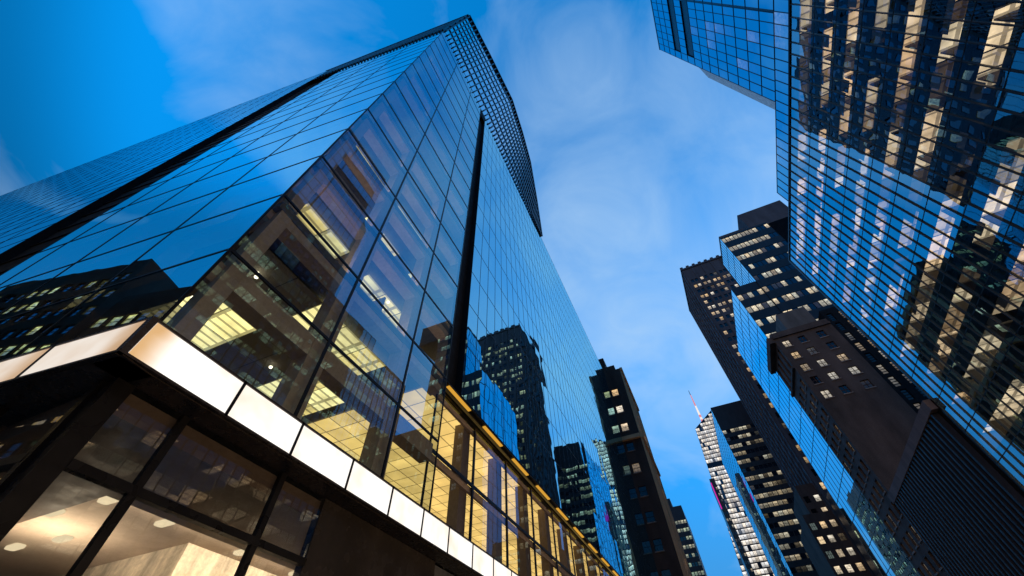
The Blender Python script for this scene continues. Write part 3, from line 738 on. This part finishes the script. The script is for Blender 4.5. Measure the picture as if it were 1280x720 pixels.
for i in range(14):
    mb = MB(); y0 = -25 + i * 6.1; mb.quad((XR - .02, y0 + 5.6, 0.5), (XR - .02, y0, 0.5), (XR - .02, y0, 7.2), (XR - .02, y0 + 5.6, 7.2)); mb.build('added_glow_panel', m_street_glow, T2)
wins = []
FB = Face((XR, 48.3), (XR, -26)); n = 48; cw = FB.W / n
lb = lits(0.10, 0.4, 1.0, 0.9, 5)
for i in range(n): wins.append(window(FB, i * cw, (i + 1) * cw, 62.62, 66.3, 0, m_rblue, lb(i, 0), m_navy, 0.09, (0, 1)))
FU = Face((XR, 31.6), (XR, -26)); n = 36; cw = FU.W / n
for i in range(n):
    for k in range(14):
        zz = 66.3 + 3.97 * k
        if k in (8, 10) and i * cw > 1.0 and i * cw < 13: continue
        wins.append(window(FU, i * cw, (i + 1) * cw, zz, zz + 3.97, 0, m_rblue, lb(i, k) if 0 < k < 8 else 0, m_navy, 0.09, (0, 1)))
PENDING.append((T2, wins, False, None))
mb = MB(); mb.box(XR + .15, XR + 26, -25.9, 48.2, 62.2, 66.2); mb.box(XR + .15, XR + 26, -25.9, 31.5, 66.2, 121.9)
mb.box(XR - .05, XR + 26, -26, 31.7, 121.9, 122.4)
mb.hexa([(XR, 31.65, 66.3), (XR + 2.4, 31.65, 66.3), (XR + 2.4, 34.5, 66.3), (XR + 1.6, 34.5, 66.3), (XR, 31.65, 96), (XR + 2.4, 31.65, 96), (XR + 2.4, 34.5, 96), (XR + 1.6, 34.5, 96)])
mb.box(XR - .04, XR + .1, 18.9, 19.15, 66.3, 122)
mb.build('upper_wall', m_navy, T2)
for k in (8, 10):
    mb = MB(); zz = 66.3 + 3.97 * k
    mb.box(XR + .16, XR + .3, 18.9, 30.4, zz, zz + 3.9); mb.build('plant_louvre', m_matte, T2)

# ------------------------------------------------------------------ far side of the avenue, walking away
def fins(o, W, wins, Fn, Fs):
    mb = MB(); u = 0.6
    while u < Fs.W - 0.3: mb.obox(Fs, u, u + 0.42, 1, 29.6, 0.0, 0.75); u += 1.22
    mb.build('fin', m_slate2, o)
    for i in range(5):
        mb = MB(); mb.obox(Fs, 0.8 + i * 6.2, 5.8 + i * 6.2, 0.5, 4.6, 0.78, 0.84); mb.build('added_shop_glow', m_street_glow, o)  # added glow panels below the view, warming the facade opposite
    mb = MB(); mb.obox(Fs, 0, Fs.W, 29.62, 31.0, -0.6, 0.85); mb.build('parapet', m_para, o)
m_slate2 = solid('dark_fin', (0.030, 0.032, 0.045), 0.5, 0.3, 0.2)
m_para = solid('brown_parapet', (0.20, 0.15, 0.14), 0.8)
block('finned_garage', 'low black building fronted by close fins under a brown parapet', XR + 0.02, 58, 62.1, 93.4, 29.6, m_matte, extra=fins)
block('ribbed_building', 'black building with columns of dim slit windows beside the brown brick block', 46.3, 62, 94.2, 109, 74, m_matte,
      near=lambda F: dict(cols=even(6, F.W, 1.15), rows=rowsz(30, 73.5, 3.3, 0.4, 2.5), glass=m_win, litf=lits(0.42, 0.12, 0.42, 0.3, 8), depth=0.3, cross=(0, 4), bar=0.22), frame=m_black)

def brown_extra(o, W, wins, Fn, Fs):
    mb = MB(); mb.obox(Fs, -0.8, Fs.W, 68.4, 70.2, 0.0, 1.3); mb.build('cornice', m_brick, o)
    mb = MB(); mb.obox(Fs, 0, Fs.W, 60.2, 60.8, 0.02, 0.5); mb.build('string_course', m_brick, o)
    mb = MB(); mb.obox(Fn, 0, Fn.W, 69.3, 70.0, 0.02, 0.4); mb.build('string_course', m_brick, o)
    for i in range(3):
        mb = MB(); mb.obox(Fs, 0.6 + i * 4.0, 4.0 + i * 4.0, 0.5, 5.2, 0.03, 0.08); mb.build('added_shop_glow', m_street_glow, o)  # ground-floor glow added to warm the brick front opposite
    mb = MB(); mb.box(38.5, 45.6, 97, 104, 71.0, 79); mb.build('roof_bulkhead', m_grey, o)
    mb = MB(); mb.box(33, 46.2, 94, 94.3, 70.7, 71.2); mb.box(33, 33.3, 94.3, 106.6, 70.7, 71.2); mb.build('parapet', m_brick, o)
def brown_near(F):
    return dict(cols=[(1.3, 2.9), (4.9, 6.5), (9.1, 10.8)], rows=rowsz(50.3, 69.3, 3.75, 0.9, 2.0), glass=m_win, litf=lits(0.5, 0.3, 0.8, 0, 10), depth=0.3, cross=(1, 2), bar=0.16)
def brown_street(F):
    return dict(cols=[(0.8 + 3.05 * i, 2.2 + 3.05 * i) for i in range(4)], rows=rowsz(8, 60, 3.9, 1.0, 2.3) + [(61.2, 67.4)], glass=m_win, litf=lambda c, r: random.choice((0.05, 0.1, 0.25, 0)) if r < 13 else 0, depth=0.35, cross=(0, 2), bar=0.2)
block('brick_building', 'brown brick block with heavy cornice and lit windows above a blank side', 33.0, 46.2, 94.0, 106.6, 70.7, m_brick, near=brown_near, street=brown_street, extra=brown_extra, frame=m_brick2)

# banded office tower of two joined volumes
T3 = thing('banded_office_tower', 'office tower with bright window bands and blue glass sides behind the brick block', 'building', (46, 115, 0))
W = MB(); wins = []
def bands(F, z0, z1, n, litp, seed, fh=6.1, hh=2.6):
    return dict(cols=even(n, F.W, F.W / n - 0.14), rows=rowsz(z0, z1, fh, fh - hh - 0.6, hh), glass=m_wband, litf=lits(litp, 0.5, 1.4, 0.45, seed), depth=0.12)
Fn1 = Face((45.8, 110), (63, 110)); Fs1 = Face((45.8, 124), (45.8, 110)); Fn2 = Face((37.7, 110.4), (45.75, 110.4)); Fs2 = Face((37.7, 145.7), (37.7, 110.4))
facade(W, Fn1, 0, 133.5, wins=wins, frame=m_black, bar=.12, cross=(0, 1), **bands(Fn1, 60, 133.4, 12, 0.78, 31))
facade(W, Fn2, 0, 106.0, wins=wins, frame=m_black, bar=.12, cross=(0, 1), **bands(Fn2, 60, 105.5, 5, 0.8, 33))
for F, z0, z1, n, fh in ((Fs1, 60, 133.5, 9, 5.6), (Fs2, 1, 106.0, 11, 5.6)):
    k = int((z1 - z0) / fh); fh = (z1 - z0) / k
    lf = lits(0.08, 0.3, 0.9, 0.5, 35)
    for i in range(n):
        for j in range(k): wins.append(window(F, i * F.W / n, (i + 1) * F.W / n, z0 + j * fh, z0 + (j + 1) * fh, 0.0, m_wblue, lf(i, j), m_navy, 0.10, (0, 1)))
    blank(W, Face((F.pt(0, 0, -.3)[0], F.pt(0, 0)[1]), (F.pt(F.W, 0, -.3)[0], F.pt(F.W, 0)[1])), 0, z1)
cap(W, 45.8, 63, 110, 124, 133.5); cap(W, 37.7, 45.75, 110.4, 145.7, 106.0); W.quad((63, 124, 0), (45.8, 124, 0), (45.8, 124, 133.5), (63, 124, 133.5)); W.quad((45.75, 145.7, 0), (37.7, 145.7, 0), (37.7, 145.7, 106), (45.75, 145.7, 106))
W.build('wall', m_dark, T3)
mb = MB(); mb.box(57.5, 74, 111, 124, 133.5, 145); mb.box(45.9, 55, 110.3, 120, 133.5, 135.0); mb.build('roof_plant', m_slate, T3)
PENDING.append((T3, wins, False, None))

block('glass_pavilion', 'low glass block with greenish office lights at the stepped tower foot', 39.8, 60, 150.2, 160, 54.5, m_dark,
      near=lambda F: dict(cols=even(13, F.W, 1.2), rows=rowsz(6, 54, 3.7, 0.9, 1.7), glass=m_wgreen, litf=lits(0.62, 0.4, 1.0, 0.3, 41), depth=0.1), frame=m_black)

def tall_extra(o, W, wins, Fn, Fs):
    mb = MB()
    for u in even(7, Fn.W, 0.9, 0.0): mb.obox(Fn, u[0], u[1], 1, 182.2, 0.02, 0.5)
    for u in even(8, Fs.W, 0.9, 0.0): mb.obox(Fs, u[0], u[1], 1, 182.2, 0.02, 0.5)
    mb.build('pilaster', m_slate, o)
    mb = MB(); mb.box(39.8, 72.3, 164.5, 200.4, 183, 184.2)
    for i in range(9): mb.box(40.0 + i * 3.4, 41.5 + i * 3.4, 164.55, 166, 184.2, 185.5)
    mb.build('parapet', m_slate, o)
    mb = MB()
    for x0, zz in ((34.2, 61.5), (31.6, 52.5)):
        F1 = Face((x0, 165.4 - (61.5 - zz) * .06), (40.3, 165.4 - (61.5 - zz) * .06)); F2 = Face((x0, 190), (x0, F1.a.y))
        facade(mb, F1, 0, zz, even(2 if x0 > 33 else 3, F1.W, 1.6), rowsz(8, zz - 1, 3.9, 1, 2), m_win, lits(0.7, 0.5, 1.1, 0, 51), wins=wins, frame=m_black)
        blank(mb, F2, 0, zz); cap(mb, x0, 40.3, F1.a.y, 190, zz)
    mb.build('setback_wing', m_brick2, o)
block('stepped_tower', 'tall slate masonry tower with crenellated top and paired lit windows', 40.3, 72, 165.0, 200, 183, m_slate,
      near=lambda F: dict(cols=[(round(1.35 + 5.1 * i + j * 2.1, 3), round(2.85 + 5.1 * i + j * 2.1, 3)) for i in range(6) for j in range(2)], rows=rowsz(8, 176, 4.5, 1.2, 2.3), glass=m_win, litf=lits(0.48, 0.5, 1.1, 0.5, 53), depth=0.3),
      street=lambda F: dict(cols=[(round(1.6 + 4.6 * i + j * 1.8, 3), round(2.9 + 4.6 * i + j * 1.8, 3)) for i in range(7) for j in range(2) if 1.6 + 4.6 * i + j * 1.8 < F.W - 2], rows=rowsz(8, 176, 4.5, 1.2, 2.3), glass=m_win, litf=lits(0.10, 0.3, 0.8, 0.3, 54), depth=0.3),
      extra=tall_extra, frame=m_black)

def dg_extra(o, W, wins, Fn, Fs):
    n, k = 18, 33; fh = 132.0 / k
    for i in range(n):
        for j in range(k): wins.append(window(Fs, i * Fs.W / n, (i + 1) * Fs.W / n, 1 + j * fh, 1 + (j + 1) * fh, 0.05, m_wblue, 0, m_navy, 0.12, (0, 1)))
block('dark_glass_tower', 'dark tower with dashed light rows and a plain blue side beside the spire', 29.0, 48, 230, 300, 134, m_dark,
      near=lambda F: dict(cols=even(9, F.W, 1.9), rows=rowsz(4, 124, 4.3, 1.2, 2.0), glass=m_wband, litf=lits(0.45, 0.2, 0.9, 0.6, 61), depth=0.15), extra=dg_extra, frame=m_black)

# crystal tower with the spire
T4 = thing('spired_tower', 'brightly lit crystal tower with slanted top and striped spire', 'building', (38, 440, 0))
W = MB(); wins = []
class Slant(Face):                                         # near face whose west edge leans in towards the top
    pass
zb, zt = 0.0, 226.0
F4 = Face((6.5, 420), (56, 420))
n, k = 14, 54; fh = 224.0 / k
lf = lits(0.88, 0.55, 1.25, 0.1, 71)
def west(z): return 3.0 + (z / 226.0) * 20.5               # offset of the leaning edge along u
for j in range(k):
    z0 = 1 + j * fh; a = west(z0 + fh)
    W.quad(F4.pt(west(z0), z0), F4.pt(F4.W, z0), F4.pt(F4.W, z0 + fh), F4.pt(a, z0 + fh))
    cw = (F4.W - a) / n
    if j in (44,): continue
    for i in range(n):
        wins.append(window(F4, a + i * cw + .12, a + (i + 1) * cw - .12, z0 + 0.6, z0 + fh - 0.3, 0.06, m_wboa, lf(i, j)))
W.poly([F4.pt(west(0), 0)] + [F4.pt(west(225), 225)] + [(F4.pt(west(225), 225)[0] + 3, 470, 225), (F4.pt(west(0), 0)[0], 470, 0)])
W.poly([F4.pt(F4.W, 0), (F4.pt(F4.W, 0)[0], 470, 0), (F4.pt(F4.W, 0)[0], 470, 243), F4.pt(F4.W, 243)])
topL = F4.pt(west(225), 225); topR = F4.pt(F4.W, 243)
W.poly([topL, F4.pt(F4.W, 225), topR])
W.poly([topL, topR, (topR[0], 470, 243), (topL[0] + 3, 470, 225)])
W.build('wall', m_navy, T4)
lf2 = lits(0.92, 0.6, 1.0, 0, 72)
for j in range(4):
    z0 = 225.6 + j * 4.0
    a = west(225) + (z0 + 3.6 - 225) / 18.0 * (F4.W - west(225))
    m_ = max(int((F4.W - a) / 2.6), 0)
    for i in range(m_): wins.append(window(F4, a + i * 2.6 + .4, a + (i + 1) * 2.6, z0, z0 + 3.4, 0.06, m_wboa, lf2(i, j)))
PENDING.append((T4, wins, False, None))
mb = MB(); m_red = glow('spire_red', (1.0, 0.32, 0.36), 0.8, 'NONE'); m_whi = glow('spire_white', (1.0, 0.92, 0.86), 0.95, 'NONE')
zs0, zs1, n = 229.0, 286.0, 19
for j in range(n):
    z0 = zs0 + (zs1 - zs0) * j / n; z1 = zs0 + (zs1 - zs0) * (j + 0.82) / n
    r = 1.5 * (1 - j / n) + 0.25; r1 = 1.5 * (1 - (j + .8) / n) + 0.25
    pts0 = [(42.2 + r * math.cos(t), 445 + r * math.sin(t), z0) for t in [R(60 * i) for i in range(6)]]
    pts1 = [(42.2 + r1 * math.cos(t), 445 + r1 * math.sin(t), z1) for t in [R(60 * i) for i in range(6)]]
    mi = 2 if j > 16 else (1 if j % 2 and j < 9 else 0) if j < 12 else 1
    for i in range(6): mb.quad(pts0[i], pts0[(i + 1) % 6], pts1[(i + 1) % 6], pts1[i], mi)
    q0_ = [(42.2 + .22 * math.cos(t), 445 + .22 * math.sin(t)) for t in [R(60 * i) for i in range(6)]]
    mb.prism(q0_, z1, zs0 + (zs1 - zs0) * (j + 1) / n, 2)
mb.build('spire', [m_whi, m_red, m_dark], T4)

# ------------------------------------------------------------------ near side of the avenue, beyond the corner tower
m_flood = glow('floodlight_lamp', (1.0, 0.66, 0.36), 45.0)
def lb_extra(o, W, wins, Fn, Fs):
    mb = MB(); mb.box(-16.5, -10.2, 100, 112, 79.0, 84.6); mb.box(-10.1, -7.6, 100.3, 110, 79.0, 81.0); mb.build('penthouse', m_brick2, o)
    for F_, z_ in ((Fs, 56), (Fs, 78.2), (Fn, 56)):
        mb = MB(); mb.obox(F_, 0.0, F_.W, z_, z_ + 1, 0.02, 0.8); mb.build('cornice', m_tan_glow, o)
    mb = MB()
    for u in even(5, Fs.W, 0.8, 0.2): mb.obox(Fs, u[0], u[1], 1, 78.2, 0.02, 0.45)
    mb.build('pilaster', m_tan_glow, o)
    for u in (3, 8, 12.5, 17, 21.5):                        # ledge floodlights washing the avenue front
        mb = MB(); mb.obox(Fs, u, u + 1.4, 57.02, 57.07, 0.08, 0.30); mb.build('floodlight', m_flood, o)
block('setback_building', 'old dark brick building with three lit windows near its top', -22, -6.3, 100, 124, 79, m_brick2,
      near=lambda F: dict(cols=[(2.0, 3.6), (6.4, 8.0), (11.6, 13.4)], rows=rowsz(24, 77, 5.6, 1.2, 2.3), glass=m_win,
                          litf=lambda c, r: 1.0 if (c == 2 and r >= 6) else (0.2 if (c == 2 and r == 4) else 0.0), depth=0.3),
      street=lambda F: dict(cols=even(5, F.W, 1.7), rows=rowsz(6, 77, 4.0, 1.2, 2.1), glass=m_win, litf=lits(0.22, 0.3, 0.9, 0.3, 81), depth=0.3, cross=(0, 2)), extra=lb_extra, frame=m_black)
def fl_extra(o, W, wins, Fn, Fs):
    mb = MB(); mb.box(-15.5, -10.4, 250, 272, 94, 98.6); mb.build('roof_plant', m_dark, o)
block('striped_office_block', 'small far office block with stacked rows of yellow lights', -24, -5.6, 250, 290, 94, m_dark,
      near=lambda F: dict(cols=even(12, F.W, 1.25), rows=rowsz(6, 88, 3.9, 1.1, 1.7), glass=m_wgreen, litf=lits(0.66, 0.4, 1.1, 0.35, 91), depth=0.15),
      street=lambda F: dict(cols=even(14, F.W, 2.2), rows=rowsz(6, 88, 3.9, 1.1, 1.7), glass=m_wgreen, litf=lits(0.4, 0.4, 1.0, 0.35, 92), depth=0.15), extra=fl_extra, frame=m_black)
def ms_extra(o, W, wins, Fn, Fs):
    mb = MB(); mb.box(18.0, 18.6, 329.2, 329.9, 116, 134); mb.build('sign', m_mag, o)
m_mag = glow('magenta_sign_light', (0.75, 0.02, 0.42), 0.9, 'NONE')
block('dark_annex', 'small dark block with a magenta sign strip on its corner', 18.2, 21.6, 330, 350, 137, m_dark,
      near=lambda F: dict(cols=even(2, F.W, 1.1), rows=rowsz(6, 134, 4.2, 1.2, 1.7), glass=m_wband, litf=lits(0.3, 0.2, 0.8, 0.4, 95), depth=0.15), extra=ms_extra, frame=m_black)

# across the side street, behind the camera: they show only as mirror images in the side face of the corner tower
block('corner_building', 'taller dark brick building with lit floors mirrored in the blue tower side', -99, -69, -44, -20, 61, m_brick2,
      far=lambda F: dict(cols=even(13, F.W, 1.7), rows=rowsz(6, 60, 4.0, 1.0, 2.0), glass=m_wyellow, litf=lits(0.42, 0.6, 1.5, 0.8, 101), depth=0.2), frame=m_black)
block('corner_building', 'lower dark brick building mirrored in the glass above the canopy corner', -66, -24, -44, -20, 50, m_brick2,
      far=lambda F: dict(cols=even(18, F.W, 1.8), rows=rowsz(6, 48, 4.0, 1.0, 2.1), glass=m_wyellow, litf=lits(0.45, 0.6, 1.5, 0.8, 103), depth=0.2), frame=m_black)

flush_windows()
